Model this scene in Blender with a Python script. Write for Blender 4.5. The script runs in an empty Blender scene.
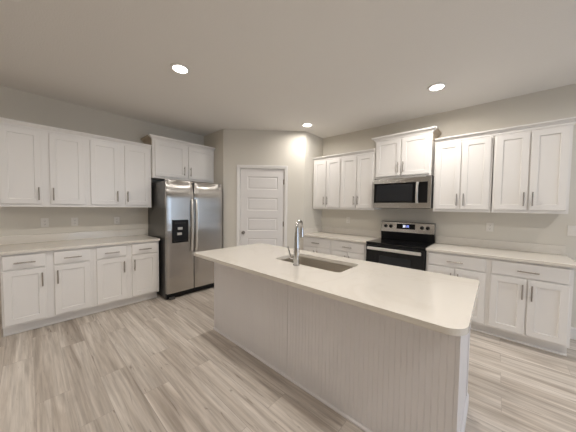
import bpy, bmesh, math, random
from mathutils import Vector, Matrix
random.seed(7)
S = bpy.context.scene
COL = S.collection
PI = math.pi

# ------------------------------------------------------------------ camera, world, exposure
cam_d = bpy.data.cameras.new('camera')
cam = bpy.data.objects.new('camera', cam_d); COL.objects.link(cam)
S.camera = cam
F_PX = 233.6
cam_d.sensor_fit = 'HORIZONTAL'; cam_d.sensor_width = 36.0
cam_d.lens = F_PX / 576.0 * 36.0
cam_d.clip_start = 0.02
yaw, pit, rol = math.radians(131.774), math.radians(-2.312), math.radians(0.728)
fw = Vector((math.cos(pit) * math.cos(yaw), math.cos(pit) * math.sin(yaw), math.sin(pit)))
r0 = fw.cross(Vector((0, 0, 1))).normalized(); u0 = r0.cross(fw)
rr = r0 * math.cos(rol) + u0 * math.sin(rol); uu = -r0 * math.sin(rol) + u0 * math.cos(rol)
M3 = Matrix((rr, uu, -fw)).transposed()
cam.matrix_world = Matrix.Translation((4.3534, -3.9724, 1.4125)) @ M3.to_4x4()

world = bpy.data.worlds.new('world'); S.world = world
world.use_nodes = True
bg = world.node_tree.nodes['Background']
bg.inputs['Color'].default_value = (0.62, 0.78, 1.0, 1); bg.inputs['Strength'].default_value = 3.6

S.view_settings.view_transform = 'Standard'
S.view_settings.look = 'None'
S.view_settings.gamma = 1.0
S.view_settings.exposure = 0.40
S.view_settings.use_curve_mapping = False
S.cycles.use_denoising = True
S.cycles.sample_clamp_indirect = 6.0
S.cycles.max_bounces = 10
S.cycles.diffuse_bounces = 6
LAMP = 13.0                  # watts of each ceiling lamp
LAMP_COL = (1.0, 0.948, 0.888)
LAMP_SPREAD = math.radians(170)
HC = 2.777                   # ceiling height

# ------------------------------------------------------------------ materials
def mat(name, col, rough=0.5, metal=0.0, bump=None, spec=None, aniso=None):
    m = bpy.data.materials.new(name); m.use_nodes = True
    nt = m.node_tree; b = nt.nodes['Principled BSDF']
    b.inputs['Base Color'].default_value = (*col, 1)
    b.inputs['Roughness'].default_value = rough
    b.inputs['Metallic'].default_value = metal
    if spec is not None: b.inputs['Specular IOR Level'].default_value = spec
    if aniso is not None: b.inputs['Anisotropic'].default_value = aniso
    if bump:
        tc = nt.nodes.new('ShaderNodeTexCoord'); n = nt.nodes.new('ShaderNodeTexNoise')
        n.inputs['Scale'].default_value = bump[0]; n.inputs['Detail'].default_value = 3
        bp = nt.nodes.new('ShaderNodeBump'); bp.inputs['Strength'].default_value = bump[1]
        bp.inputs['Distance'].default_value = bump[2] if len(bump) > 2 else 0.002
        nt.links.new(tc.outputs['Object'], n.inputs['Vector'])
        nt.links.new(n.outputs['Fac'], bp.inputs['Height'])
        nt.links.new(bp.outputs['Normal'], b.inputs['Normal'])
    return m

def lamp_mat(name, col, st):
    m = bpy.data.materials.new(name); m.use_nodes = True
    b = m.node_tree.nodes['Principled BSDF']
    b.inputs['Base Color'].default_value = (0.9, 0.9, 0.9, 1)
    b.inputs['Emission Color'].default_value = (*col, 1)
    b.inputs['Emission Strength'].default_value = st
    return m

def mixnode(nt, fac, a, b, t='MIX'):
    n = nt.nodes.new('ShaderNodeMix'); n.data_type = 'RGBA'; n.blend_type = t
    for sock, v in ((n.inputs[0], fac), (n.inputs[6], a), (n.inputs[7], b)):
        if hasattr(v, 'is_linked'): nt.links.new(v, sock)
        elif isinstance(v, tuple): sock.default_value = (*v, 1)
        else: sock.default_value = v
    return n.outputs[2]

def floor_mat():
    m = bpy.data.materials.new('vinyl_plank'); m.use_nodes = True
    nt = m.node_tree; N = nt.nodes.new; L = nt.links.new
    b = nt.nodes['Principled BSDF']
    tc = N('ShaderNodeTexCoord')
    br = N('ShaderNodeTexBrick')
    br.inputs['Scale'].default_value = 1.0
    br.inputs['Brick Width'].default_value = 1.22; br.inputs['Row Height'].default_value = 0.18
    br.inputs['Mortar Size'].default_value = 0.0016; br.inputs['Mortar Smooth'].default_value = 0.3
    br.inputs['Color1'].default_value = (0, 0, 0, 1); br.inputs['Color2'].default_value = (1, 1, 1, 1)
    br.inputs['Mortar'].default_value = (0.5, 0.5, 0.5, 1); br.offset = 0.37; br.offset_frequency = 2
    L(tc.outputs['Object'], br.inputs['Vector'])
    # every plank shifts the grain so that neighbours differ
    sep = N('ShaderNodeSeparateXYZ'); L(tc.outputs['Object'], sep.inputs[0])
    sh = N('ShaderNodeMath'); sh.operation = 'MULTIPLY'; sh.inputs[1].default_value = 37.0
    L(br.outputs['Color'], sh.inputs[0])
    cmb = N('ShaderNodeCombineXYZ')
    L(sep.outputs[0], cmb.inputs[0]); L(sep.outputs[1], cmb.inputs[1]); L(sh.outputs[0], cmb.inputs[2])
    def noise(sx, sy, det, rough, dist):
        mp = N('ShaderNodeMapping'); mp.inputs['Scale'].default_value = (sx, sy, 1)
        L(cmb.outputs[0], mp.inputs['Vector'])
        n = N('ShaderNodeTexNoise'); n.inputs['Scale'].default_value = 1; n.inputs['Detail'].default_value = det
        n.inputs['Roughness'].default_value = rough; n.inputs['Distortion'].default_value = dist
        L(mp.outputs[0], n.inputs['Vector'])
        return n.outputs['Fac']
    def ramp(src, stops):
        r = N('ShaderNodeValToRGB'); e = r.color_ramp.elements
        e[0].position, e[0].color = stops[0][0], (*stops[0][1], 1)
        e[1].position, e[1].color = stops[-1][0], (*stops[-1][1], 1)
        for p, c in stops[1:-1]:
            q = e.new(p); q.color = (*c, 1)
        L(src, r.inputs[0]); return r.outputs[0]
    broad = noise(0.6, 9.5, 4, 0.55, 1.0)
    fine = noise(2.2, 46.0, 4, 0.6, 0.4)
    knots = noise(2.0, 20.0, 3, 0.6, 2.2)
    c1 = ramp(broad, [(0.28, FL_D), (0.46, FL_M), (0.60, FL_L), (0.78, FL_LL)])
    f1 = ramp(fine, [(0.30, (0.74, 0.73, 0.72)), (0.62, (1.08, 1.08, 1.08))])
    k1 = ramp(knots, [(0.27, (0.42, 0.38, 0.34)), (0.35, (1, 1, 1))])
    t1 = ramp(br.outputs['Color'], [(0.0, (0.92, 0.915, 0.91)), (1.0, (1.06, 1.06, 1.06))])
    c = mixnode(nt, 1.0, c1, f1, 'MULTIPLY'); c = mixnode(nt, 0.8, c, k1, 'MULTIPLY'); c = mixnode(nt, 1.0, c, t1, 'MULTIPLY')
    md = N('ShaderNodeMath'); md.operation = 'MULTIPLY'; md.inputs[1].default_value = 0.45
    L(br.outputs['Fac'], md.inputs[0])
    c = mixnode(nt, md.outputs[0], c, (0.22, 0.18, 0.15))
    L(c, b.inputs['Base Color'])
    b.inputs['Roughness'].default_value = 0.46
    bp = N('ShaderNodeBump'); bp.inputs['Strength'].default_value = 0.15; bp.inputs['Distance'].default_value = 0.002
    L(fine, bp.inputs['Height']); L(bp.outputs[0], b.inputs['Normal'])
    return m
FL_D, FL_M, FL_L, FL_LL = (0.37, 0.315, 0.265), (0.56, 0.50, 0.44), (0.68, 0.625, 0.565), (0.76, 0.71, 0.655)

def quartz_mat():
    m = bpy.data.materials.new('cream_quartz'); m.use_nodes = True
    nt = m.node_tree; N = nt.nodes.new; L = nt.links.new
    b = nt.nodes['Principled BSDF']
    tc = N('ShaderNodeTexCoord')
    n = N('ShaderNodeTexNoise'); n.inputs['Scale'].default_value = 1.7; n.inputs['Detail'].default_value = 5
    n.inputs['Distortion'].default_value = 1.2
    L(tc.outputs['Object'], n.inputs['Vector'])
    r = N('ShaderNodeValToRGB'); e = r.color_ramp.elements
    e[0].position, e[0].color = 0.47, (0, 0, 0, 1); e[1].position, e[1].color = 0.53, (0, 0, 0, 1)
    q = e.new(0.50); q.color = (1, 1, 1, 1)
    L(n.outputs['Fac'], r.inputs[0])
    mul = N('ShaderNodeMath'); mul.operation = 'MULTIPLY'; mul.inputs[1].default_value = 0.28
    L(r.outputs[0], mul.inputs[0])
    c = mixnode(nt, mul.outputs[0], (0.76, 0.72, 0.655), (0.66, 0.605, 0.53))
    L(c, b.inputs['Base Color']); b.inputs['Roughness'].default_value = 0.14
    return m

def glass_mat():
    m = bpy.data.materials.new('window_glass'); m.use_nodes = True
    nt = m.node_tree; N = nt.nodes.new; L = nt.links.new
    nt.nodes.remove(nt.nodes['Principled BSDF'])
    t = N('ShaderNodeBsdfTransparent'); g = N('ShaderNodeBsdfGlossy'); g.inputs['Roughness'].default_value = 0.02
    fr = N('ShaderNodeFresnel'); mx = N('ShaderNodeMixShader')
    L(fr.outputs[0], mx.inputs[0]); L(t.outputs[0], mx.inputs[1]); L(g.outputs[0], mx.inputs[2])
    L(mx.outputs[0], nt.nodes['Material Output'].inputs['Surface'])
    return m

def steel_mat(name, col, rough, axis_scale, aniso=0.0, rot=0.0):
    m = bpy.data.materials.new(name); m.use_nodes = True
    nt = m.node_tree; N = nt.nodes.new; L = nt.links.new
    b = nt.nodes['Principled BSDF']
    b.inputs['Base Color'].default_value = (*col, 1); b.inputs['Metallic'].default_value = 1.0
    tc = N('ShaderNodeTexCoord'); mp = N('ShaderNodeMapping'); mp.inputs['Scale'].default_value = axis_scale
    n = N('ShaderNodeTexNoise'); n.inputs['Scale'].default_value = 1; n.inputs['Detail'].default_value = 2
    L(tc.outputs['Object'], mp.inputs['Vector']); L(mp.outputs[0], n.inputs['Vector'])
    mr = N('ShaderNodeMapRange'); mr.inputs['To Min'].default_value = rough - 0.03; mr.inputs['To Max'].default_value = rough + 0.03
    L(n.outputs['Fac'], mr.inputs['Value']); L(mr.outputs[0], b.inputs['Roughness'])
    b.inputs['Anisotropic'].default_value = aniso; b.inputs['Anisotropic Rotation'].default_value = rot
    if aniso:
        tg = N('ShaderNodeTangent'); tg.direction_type = 'RADIAL'; tg.axis = 'Z'
        L(tg.outputs[0], b.inputs['Tangent'])
    return m

M = dict(
    wall=mat('wall_paint', (0.69, 0.655, 0.585), 0.75, bump=(160, 0.12)),
    ceil=mat('ceiling_paint', (0.80, 0.775, 0.74), 0.9, bump=(90, 0.35, 0.004)),
    floor=floor_mat(),
    trim=mat('trim_white', (0.82, 0.80, 0.77), 0.35),
    cab=mat('cabinet_white', (0.83, 0.81, 0.785), 0.32),
    island=mat('island_white', (0.78, 0.76, 0.77), 0.42),
    door=mat('door_white', (0.78, 0.755, 0.735), 0.42),
    raw=mat('raw_wood', (0.52, 0.44, 0.35), 0.7, bump=(40, 0.2)),
    quartz=quartz_mat(),
    nickel=mat('brushed_nickel', (0.40, 0.36, 0.32), 0.34, 1.0),
    chrome=mat('chrome', (0.62, 0.62, 0.62), 0.06, 1.0),
    knob=mat('satin_nickel', (0.34, 0.31, 0.28), 0.2, 1.0),
    steel=steel_mat('stainless_door', (0.52, 0.50, 0.475), 0.22, (2, 2, 2), 1.0, 0.0),
    steel2=steel_mat('stainless_trim', (0.52, 0.50, 0.475), 0.25, (3, 3, 200), 0.75, 0.25),
    sink=steel_mat('stainless_sink', (0.66, 0.62, 0.56), 0.34, (60, 4, 4)),
    case=mat('grey_case', (0.16, 0.155, 0.15), 0.34, 0.75),
    black=mat('black_plastic', (0.008, 0.008, 0.009), 0.35, spec=0.3),
    glass=mat('black_glass', (0.006, 0.006, 0.007), 0.06, spec=0.4),
    ovenglass=mat('oven_window', (0.026, 0.027, 0.030), 0.10, spec=0.3),
    ring=mat('burner_print', (0.10, 0.10, 0.10), 0.2),
    plate=mat('plate_white', (0.80, 0.77, 0.72), 0.4),
    slot=mat('slot_dark', (0.05, 0.045, 0.04), 0.5),
    silver=mat('silver_plastic', (0.55, 0.54, 0.52), 0.35, 0.4),
    lens=lamp_mat('lamp_lens', LAMP_COL, 14.0),
    led=lamp_mat('clock_white', (0.85, 0.93, 1.0), 1.6),
    ledb=lamp_mat('clock_blue', (0.05, 0.16, 0.9), 1.0),
    wglass=glass_mat(),
)

# ------------------------------------------------------------------ helpers
def link(name, me, parent=None, m=None):
    o = bpy.data.objects.new(name, me); COL.objects.link(o)
    if m is not None: me.materials.append(m)
    if parent is not None: o.parent = parent
    return o

def finish(name, bm, m, parent=None, smooth=False, bevel=0.0):
    bmesh.ops.recalc_face_normals(bm, faces=bm.faces)
    me = bpy.data.meshes.new(name); bm.to_mesh(me); bm.free()
    if smooth:
        for p in me.polygons: p.use_smooth = True
        me.set_sharp_from_angle(angle=math.radians(38))
    o = link(name, me, parent, m)
    if bevel:
        b = o.modifiers.new('bevel', 'BEVEL'); b.width = bevel; b.segments = 2; b.limit_method = 'ANGLE'
    return o

def bx(bm, x0, x1, y0, y1, z0, z1):
    r = bmesh.ops.create_cube(bm, size=1.0)
    for v in r['verts']:
        v.co = Vector((x0 + (v.co.x + .5) * (x1 - x0), y0 + (v.co.y + .5) * (y1 - y0), z0 + (v.co.z + .5) * (z1 - z0)))
    return r['verts']

def box(name, x0, x1, y0, y1, z0, z1, m, parent=None, bevel=0.0):
    bm = bmesh.new(); bx(bm, x0, x1, y0, y1, z0, z1)
    return finish(name, bm, m, parent, bevel=bevel)

def cyl(bm, p0, p1, r, seg=14, r1=None):
    p0, p1 = Vector(p0), Vector(p1); d = p1 - p0
    q = d.to_track_quat('Z', 'Y').to_matrix().to_4x4()
    bmesh.ops.create_cone(bm, cap_ends=True, cap_tris=False, segments=seg, radius1=r, radius2=r if r1 is None else r1,
                          depth=d.length, matrix=Matrix.Translation((p0 + p1) / 2) @ q)

def sweep(bm, pts, rad, seg=12):
    """a round tube along a list of points; rad is a number or one per point"""
    pts = [Vector(p) for p in pts]; n = len(pts); rings = []
    rad = [rad] * n if not isinstance(rad, (list, tuple)) else rad
    up = None
    for i, p in enumerate(pts):
        t = (pts[min(i + 1, n - 1)] - pts[max(i - 1, 0)]).normalized()
        if up is None: up = t.orthogonal().normalized()
        up = (up - t * up.dot(t)).normalized(); s = t.cross(up)
        rings.append([bm.verts.new(p + (up * math.cos(a) + s * math.sin(a)) * rad[i]) for a in [2 * PI * k / seg for k in range(seg)]])
    for a, b in zip(rings, rings[1:]):
        for k in range(seg): bm.faces.new((a[k], a[(k + 1) % seg], b[(k + 1) % seg], b[k]))
    bm.faces.new(rings[0]); bm.faces.new(rings[-1])

def prism(bm, prof, a, b, axis='x'):
    """extrude a closed 2D profile along an axis: 'x' -> profile (y,z); 'z' -> profile (x,y); 'y' -> profile (x,z)"""
    def P(u, v, w): return {'x': (w, u, v), 'z': (u, v, w), 'y': (u, w, v)}[axis]
    A = [bm.verts.new(P(u, v, a)) for u, v in prof]; B = [bm.verts.new(P(u, v, b)) for u, v in prof]
    n = len(prof)
    for i in range(n): bm.faces.new((A[i], A[(i + 1) % n], B[(i + 1) % n], B[i]))
    bm.faces.new(A); bm.faces.new(B)

def miter(bm, path, prof, closed=False):
    """sweep profile (out,z) along a plan path; 'out' points to the right-hand side of travel, mitred at corners"""
    n = len(path); P = [Vector((x, y, 0)) for x, y in path]; rows = []
    for i in range(n):
        d0 = (P[i] - P[i - 1]).normalized() if i > 0 else None
        d1 = (P[i + 1] - P[i]).normalized() if i < n - 1 else None
        if d0 is None: d0 = d1
        if d1 is None: d1 = d0
        n0 = Vector((d0.y, -d0.x, 0)); n1 = Vector((d1.y, -d1.x, 0))
        mt = (n0 + n1); mt = mt / (1 + n0.dot(n1))
        rows.append([bm.verts.new(P[i] + mt * u + Vector((0, 0, v))) for u, v in prof])
    k = len(prof)
    for a, b in zip(rows, rows[1:]):
        for j in range(k): bm.faces.new((a[j], a[(j + 1) % k], b[(j + 1) % k], b[j]))
    bm.faces.new(rows[0]); bm.faces.new(rows[-1])

def shaker(bm, x0, x1, z0, z1, yf, t=0.02, rail=0.057, rec=0.009):
    """five-piece door facing -y: frame with a recessed flat panel"""
    def ring(i, y): return [bm.verts.new(p) for p in ((x0 + i, y, z0 + i), (x1 - i, y, z0 + i), (x1 - i, y, z1 - i), (x0 + i, y, z1 - i))]
    rs = [ring(0, yf + t), ring(0, yf + 0.002), ring(0.002, yf), ring(rail, yf), ring(rail + 0.003, yf + rec)]
    for a, b in zip(rs, rs[1:]):
        for k in range(4): bm.faces.new((a[k], a[(k + 1) % 4], b[(k + 1) % 4], b[k]))
    bm.faces.new(rs[0]); bm.faces.new(rs[-1])

def slab_front(bm, x0, x1, z0, z1, yf, t=0.02):
    def ring(i, y): return [bm.verts.new(p) for p in ((x0 + i, y, z0 + i), (x1 - i, y, z0 + i), (x1 - i, y, z1 - i), (x0 + i, y, z1 - i))]
    rs = [ring(0, yf + t), ring(0, yf + 0.003), ring(0.003, yf)]
    for a, b in zip(rs, rs[1:]):
        for k in range(4): bm.faces.new((a[k], a[(k + 1) % 4], b[(k + 1) % 4], b[k]))
    bm.faces.new(rs[0]); bm.faces.new(rs[-1])

def pull(parent, x, z, yf, length, vertical):
    bm = bmesh.new(); h = length / 2
    if vertical:
        cyl(bm, (x, yf - 0.030, z - h), (x, yf - 0.030, z + h), 0.0062)
        for s in (-1, 1): cyl(bm, (x, yf, z + s * (h - .026)), (x, yf - 0.030, z + s * (h - .026)), 0.005, 10)
    else:
        cyl(bm, (x - h, yf - 0.030, z), (x + h, yf - 0.030, z), 0.0062)
        for s in (-1, 1): cyl(bm, (x + s * (h - .026), yf, z), (x + s * (h - .026), yf - 0.030, z), 0.005, 10)
    return finish('handle', bm, M['nickel'], parent, smooth=True)

def empty(name, label, cat, loc=(0, 0, 0), rz=0.0, group=None):
    o = bpy.data.objects.new(name, None); COL.objects.link(o)
    o.location = loc; o.rotation_euler = (0, 0, rz); o.empty_display_size = 0.1
    o['label'] = label; o['category'] = cat
    if group: o['group'] = group
    return o

def tag(o, label, cat, group=None):
    o['label'] = label; o['category'] = cat
    if group: o['group'] = group
    return o

def struct(o):
    o['kind'] = 'structure'; return o

def copy_tree(o, parent=None):
    c = o.copy(); COL.objects.link(c)
    if parent is not None: c.parent = parent
    for ch in list(o.children): copy_tree(ch, c)
    return c

def place(o, loc, label, rz=None):
    o.location = loc; o['label'] = label
    if rz is not None: o.rotation_euler = (0, 0, rz)
    return o

# ------------------------------------------------------------------ the room
PA = -1.614            # pantry: side wall seen behind the refrigerator (y)
PX = 1.72             # pantry: side wall at the end of the back counter (x)
D0 = Vector((0.681, PA, 0)); D1 = Vector((PX, -0.575, 0))   # diagonal pantry wall
EX, SY = 8.6, -9.0    # far ends of the open-plan room behind the camera
W = 0.12
struct(box('floor', -W, EX + W, SY - W, W, -0.10, 0.0, M['floor']))
struct(box('ceiling', -W, EX + W, SY - W, W, HC, HC + 0.10, M['ceil']))
struct(box('wall_left', -W, 0, SY, 0, 0, HC, M['wall']))
struct(box('wall_back', -W, EX, 0, W, 0, HC, M['wall']))
struct(box('wall_pantry_left', 0.001, D0.x, PA, PA + 0.10, 0, HC, M['wall']))
struct(box('wall_pantry_right', PX - 0.10, PX, D1.y, -0.001, 0, HC, M['wall']))

# diagonal wall in its own frame: x runs along the wall, -y faces the kitchen
DL = (D1 - D0).length
diag = bpy.data.objects.new('wall_pantry_diagonal', None)
bm = bmesh.new()
DX0, DX1, DH = 0.291, 1.104, 2.098           # door opening in the diagonal wall
bx(bm, 0, DX0, 0, 0.10, 0, HC); bx(bm, DX1, DL, 0, 0.10, 0, HC); bx(bm, DX0, DX1, 0, 0.10, DH, HC)
dw = finish('wall_pantry_diagonal', bm, M['wall']); struct(dw)
dang = math.atan2(D1.y - D0.y, D1.x - D0.x)
dw.location = D0; dw.rotation_euler = (0, 0, dang)

# rear (behind the camera) with a wide window, and the right side with a glazed opening
def wall_with_hole(name, along, fixed, a0, a1, h0, h1, z0, z1, t0, t1):
    bm = bmesh.new()
    for (p, q, r, s) in ((a0, h0, 0, HC), (h1, a1, 0, HC), (h0, h1, 0, z0), (h0, h1, z1, HC)):
        if q - p < 1e-4 or s - r < 1e-4: continue
        if along == 'x': bx(bm, p, q, t0, t1, r, s)
        else: bx(bm, t0, t1, p, q, r, s)
    return struct(finish(name, bm, M['wall']))
wall_with_hole('wall_right', 'y', EX, SY, 0, -2.9, -0.7, 0.04, 2.15, EX, EX + W)
struct(box('wall_front', 0, EX, SY - W, SY, 0, HC, M['wall']))

def window(name, along, a0, a1, z0, z1, t):
    bm = bmesh.new(); f = 0.06
    def B(p, q, r, s):
        if along == 'y': bx(bm, t - 0.03, t + 0.03, p, q, r, s)
        else: bx(bm, p, q, t - 0.03, t + 0.03, r, s)
    B(a0, a0 + f, z0, z1); B(a1 - f, a1, z0, z1); B(a0 + f, a1 - f, z0, z0 + f); B(a0 + f, a1 - f, z1 - f, z1)
    mid = (a0 + a1) / 2; B(mid - f / 2, mid + f / 2, z0 + f, z1 - f)
    w = struct(finish(name, bm, M['trim']))
    bm = bmesh.new()
    for p, q in ((a0 + f, mid - f / 2), (mid + f / 2, a1 - f)):
        if along == 'y': bx(bm, t - 0.004, t + 0.004, p, q, z0 + f, z1 - f)
        else: bx(bm, p, q, t - 0.004, t + 0.004, z0 + f, z1 - f)
    finish('glass_panes', bm, M['wglass'], w)
    return w
window('window_1', 'y', -2.9, -0.7, 0.04, 2.15, EX + 0.06)

def portal(loc, rot, sx, sy):
    l = bpy.data.lights.new('window_daylight', 'AREA'); l.shape = 'RECTANGLE'; l.size = sx; l.size_y = sy
    l.cycles.is_portal = True
    o = bpy.data.objects.new('window_daylight', l); COL.objects.link(o); o.location = loc; o.rotation_euler = rot
portal((EX + 0.13, -1.8, 1.10), (0, PI / 2, 0), 2.1, 2.2)

# baseboards
BBP = [(0.0, 0.0), (0.014, 0.0), (0.014, 0.115), (0.008, 0.130), (0.0, 0.130)]
def baseboard(name, path):
    bm = bmesh.new(); miter(bm, path, BBP); return struct(finish(name, bm, M['trim']))
baseboard('baseboard_left', [(0.0005, SY + 0.001), (0.0005, -4.222)])
baseboard('baseboard_back', [(4.905, -0.0005), (EX - 0.001, -0.0005)])
baseboard('baseboard_pantry', [(D0.x + 0.02, PA - 0.0005 + 0.02), (D0.x + 0.151, PA + 0.151)])

# ------------------------------------------------------------------ pantry door in the diagonal wall
def in_diag(o):
    o.location = D0; o.rotation_euler = (0, 0, dang); return o
d = bpy.data.objects.new('door_1', None); COL.objects.link(d); in_diag(d); struct(d)
# jamb + casing
bm = bmesh.new()
JT = 0.010
bx(bm, DX0 + .0005, DX0 + JT, 0.001, 0.10, 0, DH - .0005); bx(bm, DX1 - JT, DX1 - .0005, 0.001, 0.10, 0, DH - .0005); bx(bm, DX0 + JT, DX1 - JT, 0.001, 0.10, DH - JT, DH - .0005)
finish('jamb', bm, M['trim'], d)
bm = bmesh.new()
CW = 0.055
prof = [(-0.001, 0), (-0.001, CW), (-0.016, CW), (-0.018, CW - 0.012), (-0.011, 0.008), (-0.009, 0)]  # (y, out from the opening)
X0, X1, ZT = DX0 + 0.004, DX1 - 0.004, DH - 0.004
rows = []
for (cx, cz, ox, oz) in ((X0, 0, -1, 0), (X0, ZT, -1, 1), (X1, ZT, 1, 1), (X1, 0, 1, 0)):
    rows.append([bm.verts.new((cx + ox * w, y, cz + oz * w)) for y, w in prof])
for a, b in zip(rows, rows[1:]):
    for j in range(len(prof)): bm.faces.new((a[j], a[(j + 1) % len(prof)], b[(j + 1) % len(prof)], b[j]))
bm.faces.new(rows[0]); bm.faces.new(rows[-1])
finish('casing', bm, M['trim'], d)
# the leaf: five wide moulded panels, set slightly back in the jamb
LX0, LX1, LZ0, LZ1, LY = DX0 + JT + 0.003, DX1 - JT - 0.003, 0.012, DH - JT - 0.003, 0.018
bm = bmesh.new()
px0, px1 = LX0 + 0.125, LX1 - 0.115
pans = [(1.716, 1.948), (1.335, 1.567), (0.962, 1.200), (0.585, 0.826), (0.190, 0.450)]
zs = [LZ0] + [z for p in reversed(pans) for z in p] + [LZ1]
xs = [LX0, px0, px1, LX1]
grid = [[bm.verts.new((x, LY, z)) for x in xs] for z in zs]
for i in range(len(zs) - 1):
    for j in range(3):
        q = (grid[i][j], grid[i][j + 1], grid[i + 1][j + 1], grid[i + 1][j])
        if j == 1 and i % 2 == 1:
            prev = q; a, b, z0, z1 = xs[1], xs[2], zs[i], zs[i + 1]
            for ins, dy in ((0.012, 0.009), (0.020, 0.009), (0.034, 0.003)):
                cur = tuple(bm.verts.new(p) for p in ((a + ins, LY + dy, z0 + ins), (b - ins, LY + dy, z0 + ins), (b - ins, LY + dy, z1 - ins), (a + ins, LY + dy, z1 - ins)))
                for k in range(4): bm.faces.new((prev[k], prev[(k + 1) % 4], cur[(k + 1) % 4], cur[k]))
                prev = cur
            bm.faces.new(prev)
        else: bm.faces.new(q)
back = [bm.verts.new(p) for p in ((LX0, LY + .035, LZ0), (LX1, LY + .035, LZ0), (LX1, LY + .035, LZ1), (LX0, LY + .035, LZ1))]
bm.faces.new(back)
edge_b = [grid[0][j] for j in range(4)]; edge_t = [grid[-1][j] for j in range(4)]
edge_l = [grid[i][0] for i in range(len(zs))]; edge_r = [grid[i][3] for i in range(len(zs))]
bm.faces.new(edge_b + [back[1], back[0]]); bm.faces.new(edge_t[::-1] + [back[3], back[2]])
bm.faces.new(edge_l[::-1] + [back[0], back[3]]); bm.faces.new(edge_r + [back[2], back[1]])
leaf = finish('door_leaf', bm, M['door'], d)
kn = bmesh.new(); kx, kz = LX0 + 0.055, 0.93
cyl(kn, (kx, LY, kz), (kx, LY - 0.008, kz), 0.031, 20)
cyl(kn, (kx, LY - 0.008, kz), (kx, LY - 0.036, kz), 0.011, 16)
bmesh.ops.create_uvsphere(kn, u_segments=18, v_segments=12, radius=0.027, matrix=Matrix.Translation((kx, LY - 0.052, kz)) @ Matrix.Diagonal((1, 0.8, 1, 1)))
k = finish('door_knob', kn, M['knob'], d, smooth=True); k['label'] = 'round satin nickel knob'
for hz in (1.86, 1.09, 0.28):
    hb = bmesh.new(); hx = LX1 + 0.002
    cyl(hb, (hx, LY - 0.008, hz - .045), (hx, LY - 0.008, hz + .045), 0.0065, 12)
    bx(hb, hx - 0.018, hx, LY - 0.0025, LY - 0.0003, hz - .044, hz + .044)
    h = finish('hinge', hb, M['knob'], d); h['label'] = 'metal hinge'
# pantry stays dark behind the closed door: nothing more to build there

# ------------------------------------------------------------------ ceiling lamps
def ceiling_light(x, y, label, power=1.0):
    t = empty('ceiling_light', label, 'ceiling light', (x, y, HC), 0, 'recessed ceiling lights')
    bm = bmesh.new()
    pr = [(0.066, -0.001), (0.092, -0.001), (0.090, -0.007), (0.072, -0.012), (0.066, -0.010)]
    seg = 32; rows = []
    for s in range(seg):
        a = 2 * PI * s / seg
        rows.append([bm.verts.new((r * math.cos(a), r * math.sin(a), z)) for r, z in pr])
    for s in range(seg):
        a, b = rows[s], rows[(s + 1) % seg]
        for j in range(5): bm.faces.new((a[j], a[(j + 1) % 5], b[(j + 1) % 5], b[j]))
    finish('trim_ring', bm, M['trim'], t, smooth=True)
    bm = bmesh.new(); cyl(bm, (0, 0, -0.008), (0, 0, -0.002), 0.0655, 32)
    l = finish('lens', bm, M['lens'], t); l['label'] = 'glowing round lens'
    ld = bpy.data.lights.new('lamp', 'AREA'); ld.shape = 'DISK'; ld.size = 0.13; ld.energy = LAMP * power
    ld.color = LAMP_COL; ld.spread = LAMP_SPREAD
    lo = bpy.data.objects.new('lamp', ld); COL.objects.link(lo); lo.parent = t; lo.location = (0, 0, -0.0125)
    return t
for x, y, pw, lb in (
        (1.945, -2.92, 0.60, 'glowing round ceiling light nearest the left wall cabinets'),
        (3.80, -0.875, 0.82, 'glowing round ceiling light above the range side of the kitchen'),
        (1.95, -0.83, 0.46, 'glowing round ceiling light closest to the pantry door'),
        (1.95, -4.052, 0.22, 'ceiling light just cut by the top left edge of the photo'),
        (1.95, -5.10, 0.35, 'ceiling light over the floor left of the camera, out of frame'),
        (3.80, -2.92, 0.50, 'ceiling light above the right half of the island, out of frame'),
        (5.65, -2.92, 1.1, 'ceiling light above the open floor right of the island, out of frame'),
        (5.65, -0.875, 0.35, 'ceiling light beyond the right end of the back cabinets, out of frame'),
        (3.2, -6.8, 1.0, 'ceiling light over the open floor behind the camera, on the left'),
        (6.4, -6.8, 1.3, 'ceiling light over the open floor behind the camera, on the right')):
    ceiling_light(x, y, lb, pw)

# ------------------------------------------------------------------ cabinets
UD, UDR = 0.325, 0.345          # wall cabinet frame and door faces (distance from the wall)
BD, BDR, TK = 0.610, 0.630, 0.519
UZ0, UZ1 = 1.372, 2.286
CT0, CT1 = 0.884, 0.914

def upper_cabinet(w, doors, z0, z1, dz0, dz1, label, loc, rz, group, crown=False, raw=None):
    t = empty('wall_cabinet', label, 'cabinet', loc, rz, group)
    bm = bmesh.new(); bx(bm, 0, w, -UD, -0.002, z0 + 0.012, z1)
    # the face frame drops a little below the box floor
    bx(bm, 0, w, -UD, -UD + 0.019, z0, z0 + 0.0119)
    finish('cabinet_body', bm, M['cab'], t, bevel=0.0012)
    for i, (a, b) in enumerate(doors):
        bm = bmesh.new(); shaker(bm, a, b, dz0, dz1, -UDR, t=UDR - UD - 0.0006)
        dr = finish('door', bm, M['cab'], t)
        hx = b - 0.027 if i == 0 else a + 0.027
        pull(dr, hx, dz0 + 0.118, -UDR, 0.15, True)
    return t

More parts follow.
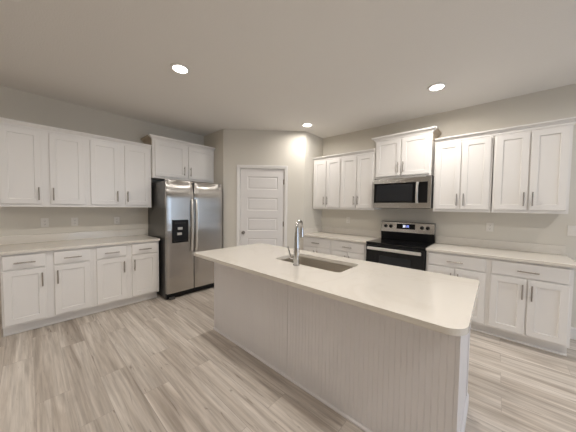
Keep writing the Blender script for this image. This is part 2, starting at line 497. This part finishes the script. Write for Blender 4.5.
def base_cabinet(w, drawers, doors, label, loc, rz, group):
    t = empty('base_cabinet', label, 'cabinet', loc, rz, group)
    bm = bmesh.new(); bx(bm, 0, w, -BD, -0.002, 0.114, CT0 - 0.001)
    finish('cabinet_body', bm, M['cab'], t, bevel=0.0012)
    bm = bmesh.new(); bx(bm, 0.0, w, -TK + 0.004, -0.05, 0.001, 0.1135); prism(bm, [(-TK + .0035, .001), (-TK - 0.008, .001), (-TK - 0.008, .012), (-TK + 0.0035, .020)], 0, w)
    finish('toe_kick', bm, M['cab'], t)
    for (a, b) in drawers:
        bm = bmesh.new(); slab_front(bm, a, b, 0.722, 0.862, -BDR, BDR - BD - 0.0006)
        dr = finish('drawer_front', bm, M['cab'], t)
        pull(dr, (a + b) / 2, 0.786, -BDR, 0.155, False)
    for i, (a, b) in enumerate(doors):
        bm = bmesh.new(); shaker(bm, a, b, 0.138, 0.704, -BDR, t=BDR - BD - 0.0006)
        dr = finish('door', bm, M['cab'], t)
        pull(dr, b - 0.027 if i == 0 else a + 0.027, 0.579, -BDR, 0.152, True)
    return t

R90 = PI / 2
LY0, LW = -4.190, 0.7595
LD = [(0.030, 0.345), (0.412, 0.728)]
G1, G2 = 'wall cabinets on the left wall', 'base cabinets on the left wall'
u = upper_cabinet(LW, LD, UZ0, UZ1, 1.408, 2.252, 'white two-door wall cabinet at the left edge of the photo, farthest from the refrigerator', (0, LY0, 0), R90, G1)
place(copy_tree(u), (0, LY0 + 0.760, 0), 'white two-door wall cabinet on the left wall, beside the cabinet over the refrigerator')
LDE = [(0.014, 0.320), (0.387, 0.703)]
base_cabinet(LW - 0.025, LDE, LDE, 'white base cabinet at the left edge of the photo, farthest from the refrigerator', (0, LY0 + 0.025, 0), R90, G2)
base_cabinet(LW, LD, LD, 'white base cabinet standing right beside the stainless refrigerator', (0, LY0 + 0.760, 0), R90, G2)

BX0, BW = 1.732, 0.5860
BDD = [(0.020, 0.286), (0.300, 0.566)]
G3, G4 = 'wall cabinets on the back wall', 'base cabinets on the back wall'
u = upper_cabinet(BW, BDD, UZ0, UZ1, 1.408, 2.252, 'white two-door wall cabinet against the pantry corner, left of the microwave', (BX0, 0, 0), 0, G3)
place(copy_tree(u), (BX0 + 0.5865, 0, 0), 'white two-door wall cabinet directly left of the microwave')
place(copy_tree(u), (3.710, 0, 0), 'white two-door wall cabinet directly right of the microwave')
place(copy_tree(u), (4.306, 0, 0), 'white two-door wall cabinet at the right end of the back wall')
BW2, BDD = 0.5995, [(0.022, 0.293), (0.307, 0.578)]
b = base_cabinet(BW2, [(0.026, 0.574)], BDD, 'white base cabinet in the corner by the pantry wall, behind the faucet', (BX0, 0, 0), 0, G4)
place(copy_tree(b), (BX0 + 0.600, 0, 0), 'white base cabinet directly left of the range')
place(copy_tree(b), (3.708, 0, 0), 'white base cabinet directly right of the range, partly behind the island')
place(copy_tree(b), (4.308, 0, 0), 'white base cabinet at the right end, wide drawer over two doors')

# crown strips along the runs
CRP = [(0.0, 2.2865), (0.0, 2.268), (0.006, 2.268), (0.006, 2.288), (0.016, 2.297), (0.026, 2.313), (0.040, 2.318), (0.040, 2.330), (0.0, 2.330)]
def crown(path, label):
    bm = bmesh.new(); miter(bm, path, CRP)
    return tag(finish('crown_molding', bm, M['cab']), label, 'crown molding', 'crown strips over the wall cabinets')
e = UD + 0.0006
crown([(e, LY0), (e, LY0 + 1.5195)], 'white crown strip along the top of the left wall cabinets')
crown([(1.732, -e), (2.905, -e)], 'white crown strip over the wall cabinets left of the microwave')
crown([(3.710, -e), (4.8924, -e), (4.8924, -0.003)], 'white crown strip over the wall cabinets right of the microwave')

# taller cabinets with a wide cove crown: over the refrigerator and over the microwave
COVE = [(0.0, 2.432), (0.009, 2.432), (0.010, 2.442), (0.018, 2.454), (0.034, 2.468), (0.050, 2.474), (0.052, 2.492), (0.0, 2.492)]
def tall_cabinet(w, doors, z0, dz0, dz1, label, loc, rz, left_ret, right_ret, UD=UD):
    UDR, e = UD + 0.02, UD + 0.0006
    t = empty('wall_cabinet', label, 'cabinet', loc, rz)
    bm = bmesh.new(); bx(bm, 0, w, -UD, -0.002, z0, 2.470)
    finish('cabinet_body', bm, M['cab'], t, bevel=0.0012)
    for i, (a, b) in enumerate(doors):
        bm = bmesh.new(); shaker(bm, a, b, dz0, dz1, -UDR, t=UDR - UD - 0.0006)
        dr = finish('door', bm, M['cab'], t)
        pull(dr, b - 0.027 if i == 0 else a + 0.027, dz0 + 0.118, -UDR, 0.15, True)
    p = [(-0.0006, -e), (w + 0.0006, -e)]
    bm = bmesh.new(); miter(bm, p if not (left_ret or right_ret) else
        ([(-0.0006, -e + 0.02)] if left_ret else []) + p + ([(w + 0.0006, -e + 0.02)] if right_ret else []), COVE)
    finish('crown', bm, M['cab'], t)
    # unpainted wooden returns on the open sides, seen above the lower cabinets
    for on, x, s in ((left_ret, -0.0006, -1), (right_ret, w + 0.0006, 1)):
        if not on: continue
        bm = bmesh.new()
        prism(bm, [(x + s * u, v) for u, v in COVE], -e + 0.0205, -0.004, 'y')
        bx(bm, x, x + s * 0.006, -e + 0.022, -0.004, 2.335, 2.4315)
        q = finish('crown_return', bm, M['raw'], t); q['label'] = 'unpainted wooden return of the crown'
    return t
tall_cabinet(1.048, [(0.034, 0.508), (0.562, 1.020)], 1.846, 1.876, 2.418, 'white two-door cabinet mounted over the stainless refrigerator', (0, -2.6655, -0.012), R90, True, False, 0.372)
tall_cabinet(0.765, [(0.022, 0.374), (0.390, 0.742)], 1.858, 1.884, 2.418, 'white two-door cabinet mounted over the microwave', (2.910, 0, 0), 0, True, True)

# ------------------------------------------------------------------ countertops on the walls
def slab(bm, poly, z0, z1):
    prism(bm, poly, z0, z1, 'z')
def counter(label, poly, splashes):
    bm = bmesh.new(); slab(bm, poly, CT0, CT1)
    o = tag(finish('countertop', bm, M['quartz'], bevel=0.003), label, 'countertop', 'quartz countertops along the walls')
    for s in splashes:
        box('backsplash', *s, M['quartz'], o, bevel=0.002)
    return o
counter('cream quartz countertop along the left wall', [(0.002, -4.215), (0.648, -4.215), (0.648, -2.664), (0.002, -2.664)],
        [(0.002, 0.021, -4.215, -2.664, CT1 + .0005, 1.018)])
counter('cream quartz countertop between the pantry corner and the range', [(PX + 0.001, -0.648), (2.937, -0.648), (2.937, -0.002), (PX + 0.001, -0.002)],
        [(PX + 0.022, 2.937, -0.021, -0.002, CT1 + .0005, 1.018), (PX + 0.001, PX + 0.0205, -0.60, -0.002, CT1 + .0005, 1.018)])
counter('cream quartz countertop right of the range', [(3.706, -0.648), (4.945, -0.648), (4.945, -0.002), (3.706, -0.002)],
        [(3.706, 4.935, -0.021, -0.002, CT1 + .0005, 1.018)])

# ------------------------------------------------------------------ refrigerator (front faces +x)
FY0, FY1 = -2.628, -1.700
fr = empty('refrigerator', 'stainless side-by-side refrigerator with black water dispenser beside the left counter', 'refrigerator', (0, FY0, 0), R90)
FWD = FY1 - FY0
box('case', 0, FWD, -0.725, -0.03, 0.02, 1.765, M['case'], fr, bevel=0.006)
def fridge_door(x0, x1):
    # contoured front: gently bowed across, rolling back at the top
    bm = bmesh.new(); nz, nx = 26, 12; z0, z1 = 0.098, 1.783
    rows = []
    for i in range(nz + 1):
        s = i / nz; z = z0 + (z1 - z0) * (1 - (1 - s) ** 1.6)
        roll = 0.028 * max(0.0, (z - 1.50) / 0.283) ** 2.0
        row = []
        for j in range(nx + 1):
            q = j / nx; x = x0 + (x1 - x0) * q
            ed = min(q, 1 - q) * (x1 - x0)
            rnd = 0.010 * max(0.0, 1 - ed / 0.014) ** 2
            y = -0.798 + roll + rnd - 0.004 * (1 - (2 * q - 1) ** 2)
            row.append(bm.verts.new((x, y, z)))
        rows.append(row)
    bk = [[bm.verts.new((x0 + (x1 - x0) * j / nx, -0.732, r[0].co.z)) for j in (0, nx)] for r in rows]
    for i in range(nz):
        for j in range(nx): bm.faces.new((rows[i][j], rows[i][j + 1], rows[i + 1][j + 1], rows[i + 1][j]))
        bm.faces.new((rows[i][0], rows[i + 1][0], bk[i + 1][0], bk[i][0])); bm.faces.new((rows[i][nx], rows[i + 1][nx], bk[i + 1][1], bk[i][1]))
        bm.faces.new((bk[i][0], bk[i][1], bk[i + 1][1], bk[i + 1][0]))
    bm.faces.new(rows[0] + [bk[0][1], bk[0][0]]); bm.faces.new(rows[-1][::-1] + [bk[-1][0], bk[-1][1]])
    return finish('door', bm, M['steel'], fr, smooth=True)
def bow_handle(parent, x, z0, z1, yb):
    bm = bmesh.new(); n = 22; secs = []
    for i in range(n + 1):
        s = i / n; z = z0 + (z1 - z0) * s
        out = yb - 0.014 - 0.030 * (math.sin(PI * s)) ** 0.5
        th = 0.010; wd = 0.016
        secs.append([bm.verts.new((x + a, out + b, z)) for a, b in ((-wd, th), (-wd, 0.002), (-wd * .6, -th * .6), (wd * .6, -th * .6), (wd, 0.002), (wd, th))])
    for a, b in zip(secs, secs[1:]):
        for k in range(6): bm.faces.new((a[k], a[(k + 1) % 6], b[(k + 1) % 6], b[k]))
    bm.faces.new(secs[0]); bm.faces.new(secs[-1])
    for z in (z0 + 0.012, z1 - 0.012): bx(bm, x - 0.012, x + 0.012, yb - 0.020, yb + 0.004, z - 0.012, z + 0.012)
    return finish('handle', bm, M['silver_h'], parent, smooth=True)
M['silver_h'] = mat('handle_steel', (0.80, 0.78, 0.75), 0.28, 0.85)
GAP = -2.212 - FY0
d1 = fridge_door(0.003, GAP - 0.006); d1['label'] = 'narrow freezer door with dispenser'
d2 = fridge_door(GAP + 0.006, FWD - 0.003)
bow_handle(d1, GAP - 0.044, 0.70, 1.51, -0.799); bow_handle(d2, GAP + 0.026, 0.70, 1.51, -0.799)
# dispenser
dx0, dx1, dz0, dz1 = 0.076, 0.316, 0.850, 1.192
bm = bmesh.new()
yo, yi = -0.811, -0.770
bx(bm, dx0, dx0 + 0.022, yo, yi, dz0, dz1); bx(bm, dx1 - 0.022, dx1, yo, yi, dz0, dz1)
bx(bm, dx0 + .022, dx1 - .022, yo, yi, dz1 - 0.105, dz1); bx(bm, dx0 + .022, dx1 - .022, yo, yi, dz0, dz0 + 0.03)
bx(bm, dx0 + .022, dx1 - .022, -0.8062, yi, dz0 + .03, dz1 - .105)
ds = finish('water_dispenser', bm, M['black'], d1, bevel=0.002); ds['label'] = 'black ice and water dispenser'
box('paddle', 0.155, 0.221, -0.822, -0.8066, 1.045, 1.083, M['silver'], ds, bevel=0.002)
box('paddle', 0.145, 0.211, -0.822, -0.8066, 0.965, 1.003, M['silver'], ds, bevel=0.002)
bm = bmesh.new()
for i in range(5): bx(bm, dx0 + 0.040 + i * 0.034, dx0 + 0.058 + i * 0.034, -0.8122, -0.8112, 1.140, 1.150)
finish('button_row', bm, M['ring'], ds)
bm = bmesh.new()
bx(bm, 0.012, FWD - 0.012, -0.752, -0.726, 0.012, 0.092)
for i in range(5): bx(bm, 0.02, FWD - 0.02, -0.7575, -0.752, 0.018 + i * 0.014, 0.026 + i * 0.014)
g = finish('base_grille', bm, M['black'], fr)
box('door_gasket', 0.008, FWD - 0.008, -0.7315, -0.7255, 0.10, 1.76, M['black'], fr)
box('gap_shade_strip', GAP - 0.0055, GAP + 0.0055, -0.786, -0.732, 0.10, 1.765, M['black'], fr)  # black filler standing in for the shade between the two doors
for x in (0.04, FWD - 0.12):
    bm = bmesh.new(); bx(bm, x, x + 0.08, -0.795, -0.7585, 0.002, 0.040)
    finish('foot_cover', bm, M['case'], fr, bevel=0.004)
for x in (0.03, FWD - 0.11):
    bm = bmesh.new(); bx(bm, x, x + 0.08, -0.722, -0.66, 1.7655, 1.785)
    finish('hinge_cover', bm, M['black'], fr, bevel=0.004)
bm = bmesh.new(); prism(bm, [(-0.7965, 1.690), (-0.7985, 1.690), (-0.7975, 1.702), (-0.7955, 1.702)], FWD - 0.115, FWD - 0.035)
finish('badge', bm, M['silver'], d2)

# ------------------------------------------------------------------ range
rg = empty('range', 'stainless and black electric range with glass cooktop, between the back base cabinets', 'stove', (2.9405, 0, 0))
RW = 0.762
bm = bmesh.new(); bx(bm, 0, RW, -0.635, -0.03, 0.03, 0.893)
finish('oven_body', bm, M['black'], rg)
bm = bmesh.new(); bx(bm, 0, RW, -0.665, -0.075, 0.894, 0.918)
ck = finish('cooktop', bm, M['glass'], rg, bevel=0.005); ck['label'] = 'black glass cooktop'
for x, y, r in ((0.20, -0.50, 0.105), (0.20, -0.23, 0.075), (0.56, -0.50, 0.085), (0.56, -0.23, 0.100)):
    bm = bmesh.new(); seg = 40
    for ra, rb in ((r, r - 0.004), (r * .62, r * .62 - 0.003)):
        A = [[bm.verts.new((x + q * math.cos(2 * PI * k / seg), y + q * math.sin(2 * PI * k / seg), 0.9184)) for k in range(seg)] for q in (ra, rb)]
        for k in range(seg): bm.faces.new((A[0][k], A[0][(k + 1) % seg], A[1][(k + 1) % seg], A[1][k]))
    finish('burner_ring', bm, M['ring'], ck)
bm = bmesh.new(); prism(bm, [(-0.03, 0.894), (-0.074, 0.894), (-0.074, 0.919), (-0.090, 1.030), (-0.072, 1.195), (-0.03, 1.195)], 0.004, RW - 0.004)
finish('backguard', bm, M['black'], rg)
def tilt(z): return -0.090 + (z - 1.030) * (0.018 / 0.165)
bm = bmesh.new(); prism(bm, [(tilt(1.032) - .0006, 1.032), (tilt(1.032) - 0.010, 1.036), (tilt(1.19) - 0.010, 1.186), (tilt(1.19) - .0006, 1.1945), ], 0.004, RW - 0.004)
cp = finish('control_panel', bm, M['steel2'], rg, bevel=0.002); cp['label'] = 'brushed stainless control panel'
for x in (0.078, 0.156, 0.600, 0.674):
    bm = bmesh.new(); y = tilt(1.122) - 0.0102
    cyl(bm, (x, y, 1.122), (x, y - 0.008, 1.1212), 0.026, 20); cyl(bm, (x, y - 0.008, 1.1212), (x, y - 0.026, 1.1195), 0.021, 20, 0.018)
    kb = finish('knob', bm, M['black'], cp, smooth=True)
bm = bmesh.new(); prism(bm, [(tilt(1.088) - .0103, 1.088), (tilt(1.088) - .0125, 1.088), (tilt(1.168) - .0125, 1.168), (tilt(1.168) - .0103, 1.168)], 0.244, 0.506)
dp = finish('display', bm, M['glass'], cp)
def seg_marks(name, xs, m):
    bm = bmesh.new()
    for x in xs:
        for (a, b, c, dd) in ((0, .014, .027, .031), (0, .014, .011, .015), (0, .014, -.005, -.001), (0, .003, -.001, .027), (.011, .014, -.001, .027)):
            z0, z1 = 1.118 + c, 1.118 + dd
            prism(bm, [(tilt(z0) - .0127, z0), (tilt(z0) - .0136, z0), (tilt(z1) - .0136, z1), (tilt(z1) - .0127, z1)], x + a, x + b)
    return finish(name, bm, m, dp)
c1 = seg_marks('clock_digits', (0.338, 0.358), M['led']); c1['label'] = 'lit white clock digits'
c2 = seg_marks('clock_digits', (0.388, 0.408), M['ledb']); c2['label'] = 'lit blue clock digits'
# oven door, window, handle, drawer
bm = bmesh.new(); bx(bm, 0.004, RW - 0.004, -0.668, -0.6355, 0.205, 0.886)
od = finish('oven_door', bm, M['glass'], rg, bevel=0.004)
bm = bmesh.new(); bx(bm, 0.200, 0.606, -0.6695, -0.6683, 0.42, 0.742)
w = finish('oven_window', bm, M['ovenglass'], od); w['label'] = 'dark grey oven window'
bm = bmesh.new(); bx(bm, 0.035, RW - 0.035, -0.712, -0.690, 0.815, 0.857)
for x in (0.05, RW - 0.075): bx(bm, x, x + 0.025, -0.690, -0.6684, 0.824, 0.848)
h = finish('handle', bm, M['silver_h'], od, bevel=0.006)
bm = bmesh.new(); bx(bm, 0.004, RW - 0.004, -0.664, -0.6355, 0.045, 0.198)
finish('storage_drawer', bm, M['steel2'], rg, bevel=0.004)
bm = bmesh.new(); bx(bm, 0.03, RW - .03, -0.60, -0.06, 0.001, 0.0295)
finish('plinth', bm, M['black'], rg)

# ------------------------------------------------------------------ microwave
mw = empty('microwave', 'stainless over-the-range microwave under the tall wall cabinet', 'microwave', (2.928, 0, 0))
MZ0, MZ1, MY = 1.408, 1.8555, -0.405
MWW = 0.768
box('case', 0, MWW, MY + 0.035, -0.004, MZ0 + 0.006, MZ1, M['case'], mw, bevel=0.003)
bm = bmesh.new(); prism(bm, [(MY + .0345, MZ0), (MY - .002, MZ0), (MY - .004, MZ0 + .004), (MY - .001, 1.838), (MY + .0345, 1.838)], 0, MWW)
mf = finish('front_frame', bm, M['steel2'], mw, bevel=0.003)
bm = bmesh.new(); bx(bm, 0.010, 0.728, MY - 0.0055, MY - 0.0042, 1.487, 1.772)
mg = finish('door_glass', bm, M['glass'], mf); mg['label'] = 'black glass door with control strip'
bm = bmesh.new(); bx(bm, 0.045, 0.545, MY - 0.0062, MY - 0.0056, 1.510, 1.750)
finish('viewing_window', bm, M['ovenglass'], mg)
bm = bmesh.new()
n = 16; secs = []
for i in range(n + 1):
    s = i / n; z = 1.480 + 0.290 * s; out = MY - 0.022 - 0.034 * math.sin(PI * s) ** 0.6
    secs.append([bm.verts.new((0.608 + a, out + b_, z)) for a, b_ in ((-.016, .010), (-.016, 0), (-.010, -.008), (.010, -.008), (.016, 0), (.016, .010))])
for a, b_ in zip(secs, secs[1:]):
    for k in range(6): bm.faces.new((a[k], a[(k + 1) % 6], b_[(k + 1) % 6], b_[k]))
bm.faces.new(secs[0]); bm.faces.new(secs[-1])
for z in (1.490, 1.760): bx(bm, 0.597, 0.619, MY - 0.024, MY - 0.0063, z - .009, z + .009)
finish('handle', bm, M['silver_h'], mf, smooth=True)
bm = bmesh.new(); bx(bm, 0.03, 0.70, MY - 0.004, MY + 0.02, 1.8385, 1.850)
finish('vent_louver', bm, M['silver'], mw, bevel=0.002)
bm = bmesh.new(); bx(bm, 0.06, MWW - .06, MY + .06, -0.06, MZ0 - 0.004, MZ0 + 0.0055)
finish('underside_filter', bm, M['black'], mw)

# ------------------------------------------------------------------ island
IX0, IX1, IY0, IY1 = 1.984, 4.238, -2.566, -1.894
isl = empty('kitchen_island', 'white beadboard kitchen island body under the big cream top', 'kitchen island', ((IX0 + IX1) / 2, (IY0 + IY1) / 2, 0))
ox, oy = (IX0 + IX1) / 2, (IY0 + IY1) / 2
def loc_finish(name, bm, m, bevel=0.0):
    bmesh.ops.translate(bm, vec=(-ox, -oy, 0), verts=bm.verts); return finish(name, bm, m, isl, bevel=bevel)
def beadboard(x0, x1):
    """vertical V-grooves every 40 mm in the front face"""
    prof = [(x0, IY0 + 0.018), (x0, IY0 + 0.001), (x0 + .002, IY0)]
    x = x0 + 0.031
    while x < x1 - 0.02:
        prof += [(x - 0.0030, IY0), (x - 0.0010, IY0 + 0.0022), (x + .0010, IY0 + .0022), (x + 0.0030, IY0)]; x += 0.031
    prof += [(x1 - .002, IY0), (x1, IY0 + 0.001), (x1, IY0 + 0.018)]
    bm = bmesh.new(); prism(bm, prof, 0.012, CT0 - 0.001, 'z'); return bm
loc_finish('front_panel', beadboard(IX0 + 0.012, 3.1030), M['island'])
loc_finish('front_panel', beadboard(3.1070, IX1 - 0.012), M['island'])
for x0, x1 in ((IX0, IX0 + 0.0115), (IX1 - 0.0115, IX1)):
    bm = bmesh.new(); bx(bm, x0, x1, IY0 - 0.001, IY1, 0.001, CT0 - 0.001); loc_finish('end_panel', bm, M['island'])
bm = bmesh.new(); bx(bm, IX0 + .012, IX1 - .012, IY0 + .0185, IY0 + .030, 0.01, CT0 - .001); loc_finish('inner_panel', bm, M['island'])
bm = bmesh.new(); bx(bm, IX0 + .012, IX1 - .012, IY1 - .02, IY1, 0.114, CT0 - .001); bx(bm, IX0 + .012, IX1 - .012, IY1 - .09, IY1 - .07, 0.001, 0.1135); loc_finish('back_frame', bm, M['cab'])
for i in range(4):
    a = IX0 + 0.03 + i * 0.553; bm = bmesh.new(); shaker(bm, a, a + 0.535, 0.138, 0.862, 0, t=0.019)
    bmesh.ops.rotate(bm, cent=(a + .2675, 0, 0), matrix=Matrix.Rotation(PI, 3, 'Z'), verts=bm.verts)
    bmesh.ops.translate(bm, vec=(0, IY1 + 0.0196, 0), verts=bm.verts); loc_finish('door', bm, M['cab'])
# shoe strip along the front, skirting on the right end, corner bead
bm = bmesh.new(); prism(bm, [(IY0 - .0005, .001), (IY0 - .014, .001), (IY0 - .013, .010), (IY0 - .006, .018), (IY0 - .0005, .020)], IX0 - 0.002, IX1 + 0.002); loc_finish('shoe_molding', bm, M['island'])
bm = bmesh.new(); miter(bm, [(IX1 + .0005, IY0 - .001), (IX1 + .0005, IY1)], [(0.0, .001), (0.014, .001), (0.014, 0.085), (0.006, 0.100), (0.0, 0.100)]); loc_finish('skirting', bm, M['island'])
for ya, yb in ((IY0 - .001, IY0 + .055), (IY1 - .055, IY1)):
    bm = bmesh.new(); bx(bm, IX1 + .0003, IX1 + .006, ya, yb, 0.1005, CT0 - .001); loc_finish('corner_stile', bm, M['island'])

# island top with rounded corners and the sink cut-out
def rrect(x0, x1, y0, y1, rs, seg=10):
    out = []
    for (cx, cy, sx, sy, a0), r in zip(((x0, y0, 1, 1, PI), (x1, y0, -1, 1, 1.5 * PI), (x1, y1, -1, -1, 0), (x0, y1, 1, -1, .5 * PI)), rs):
        for k in range(seg + 1):
            a = a0 + k * (PI / 2) / seg
            out.append((cx + sx * r + r * math.cos(a), cy + sy * r + r * math.sin(a)))
    return out
SX0, SX1, SY0, SY1 = 2.775, 3.480, -2.405, -2.035
TZ0, TZ1 = CT0, CT1
bm = bmesh.new(); edges = []
for poly in (rrect(1.974, 4.282, -2.810, -1.868, (0.022, 0.085, 0.03, 0.022)), rrect(SX0, SX1, SY0, SY1, (0.05,) * 4)):
    vs = [bm.verts.new((x, y, TZ1)) for x, y in poly]
    edges += [bm.edges.new((vs[i], vs[(i + 1) % len(vs)])) for i in range(len(vs))]
bmesh.ops.triangle_fill(bm, use_beauty=True, use_dissolve=False, edges=edges)
ex = bmesh.ops.extrude_face_region(bm, geom=list(bm.faces))
bmesh.ops.translate(bm, vec=(0, 0, TZ0 - TZ1), verts=[v for v in ex['geom'] if isinstance(v, bmesh.types.BMVert)])
tag(finish('island_countertop', bm, M['quartz'], bevel=0.003), 'large cream quartz island top with rounded corners and sink cut-out', 'countertop')

# sink: under-mounted single bowl
bm = bmesh.new(); rings = []
for off, z, r in ((0.012, CT0 - .002, .06), (-0.004, CT0 - .002, 0.05), (-0.006, CT0 - .03, 0.05), (-0.012, CT0 - 0.185, 0.055), (-0.030, CT0 - 0.205, 0.05), (-0.12, CT0 - 0.210, 0.03)):
    pl = rrect(SX0 - off, SX1 + off, SY0 - off, SY1 + off, (r,) * 4, 8)
    rings.append([bm.verts.new((x, y, z)) for x, y in pl])
for a, b in zip(rings, rings[1:]):
    n = len(a)
    for k in range(n): bm.faces.new((a[k], a[(k + 1) % n], b[(k + 1) % n], b[k]))
bm.faces.new(rings[-1])
sk = finish('kitchen_sink', bm, M['sink'], smooth=True)
so = sk.modifiers.new('thickness', 'SOLIDIFY'); so.thickness = 0.0015; so.offset = 1 if False else 0
tag(sk, 'stainless single-bowl sink set into the island top', 'sink')
bm = bmesh.new(); cyl(bm, (3.13, -2.22, CT0 - .2085), (3.13, -2.22, CT0 - .203), 0.045, 24); finish('drain', bm, M['chrome'], sk, smooth=True)

# faucet: high arc pull-down behind the bowl on the seating side
fx, fy = 3.098, -2.452
fa = empty('faucet', 'tall chrome pull-down faucet standing beside the island sink', 'faucet', (fx, fy, CT1))
bm = bmesh.new()
cyl(bm, (0, 0, 0.0008), (0, 0, 0.007), 0.030, 24); cyl(bm, (0, 0, 0.007), (0, 0, 0.150), 0.0255, 24, 0.0235); cyl(bm, (0, 0, 0.150), (0, 0, 0.285), 0.0230, 24, 0.0180)
finish('faucet_body', bm, M['chrome'], fa, smooth=True)
dv = Vector((-0.35, 0.94, 0)).normalized(); R = 0.066
pts = [Vector((0, 0, 0.27)), Vector((0, 0, 0.300))] + [dv * (R - R * math.cos(a)) + Vector((0, 0, 0.310 + R * math.sin(a))) for a in [PI * k / 14 for k in range(15)]]
pts += [dv * 2 * R + Vector((0, 0, 0.30))]
bm = bmesh.new(); sweep(bm, pts, 0.0140, 14); finish('spout', bm, M['chrome'], fa, smooth=True)
bm = bmesh.new(); sweep(bm, [dv * (2 * R) + Vector((0, 0, z)) for z in (0.305, 0.296, 0.275, 0.240, 0.222)], [0.0150, 0.0175, 0.0175, 0.0195, 0.0185], 16)
finish('spray_head', bm, M['chrome'], fa, smooth=True)
bm = bmesh.new(); sweep(bm, [(0, 0, 0.060), (-0.045, 0, 0.060), (-0.062, 0, 0.060)], [0.0165, 0.0165, 0.015], 16)
sweep(bm, [(-0.060, 0, 0.060), (-0.072, 0, 0.075), (-0.084, 0, 0.105), (-0.100, 0, 0.150)], [0.0085, 0.007, 0.006, 0.005], 10)
finish('lever', bm, M['chrome'], fa, smooth=True)

# ------------------------------------------------------------------ outlets and switches
def outlet(label, loc, rz, group, kind=1):
    t = empty('wall_outlet', label, 'outlet', loc, rz, group)
    bm = bmesh.new(); bx(bm, -0.036, 0.036, -0.006, -0.0005, -0.058, 0.058)
    finish('cover_plate', bm, M['plate'], t, bevel=0.003)
    for z in (-0.021, 0.021):
        bm = bmesh.new(); bx(bm, -0.017, 0.017, -0.0085, -0.0062, z - 0.014, z + 0.014)
        rc = finish('receptacle', bm, M['plate'], t, bevel=0.002)
        bm = bmesh.new(); bx(bm, -0.0075, -0.0055, -0.0090, -0.0086, z - 0.003, z + 0.007); bx(bm, 0.0055, 0.0075, -0.0090, -0.0086, z - 0.003, z + 0.007); bx(bm, -.0025, .0025, -0.0090, -0.0086, z - .010, z - .006)
        finish('slots', bm, M['slot'], rc)
    return t
G5 = 'electrical outlets above the counters'
o0 = outlet('white wall outlet above the left counter, farthest from the refrigerator', (0, -3.820, 1.165), R90, G5)
place(copy_tree(o0), (0, -3.532, 1.165), 'white wall outlet in the middle of the left wall, between two others')
place(copy_tree(o0), (0, -3.050, 1.165), 'white wall outlet above the left counter, nearest the refrigerator')
place(copy_tree(o0), (2.304, 0, 1.178), 'white wall outlet between the pantry corner and the range', 0)
place(copy_tree(o0), (4.293, 0, 1.182), 'white wall outlet on the back wall right of the range', 0)
sw = empty('light_switch', 'white double rocker switch plate at the right end of the back wall', 'light switch', (4.998, 0, 1.187))
bm = bmesh.new(); bx(bm, -0.059, 0.059, -0.006, -0.0005, -0.058, 0.058); finish('cover_plate', bm, M['plate'], sw, bevel=0.003)
for x in (-0.024, 0.024):
    bm = bmesh.new(); prism(bm, [(-0.0062, -.032), (-0.0105, -.032), (-0.0075, 0), (-0.0085, .032), (-0.0062, .032)], x - .016, x + .016); finish('rocker', bm, M['plate'], sw)
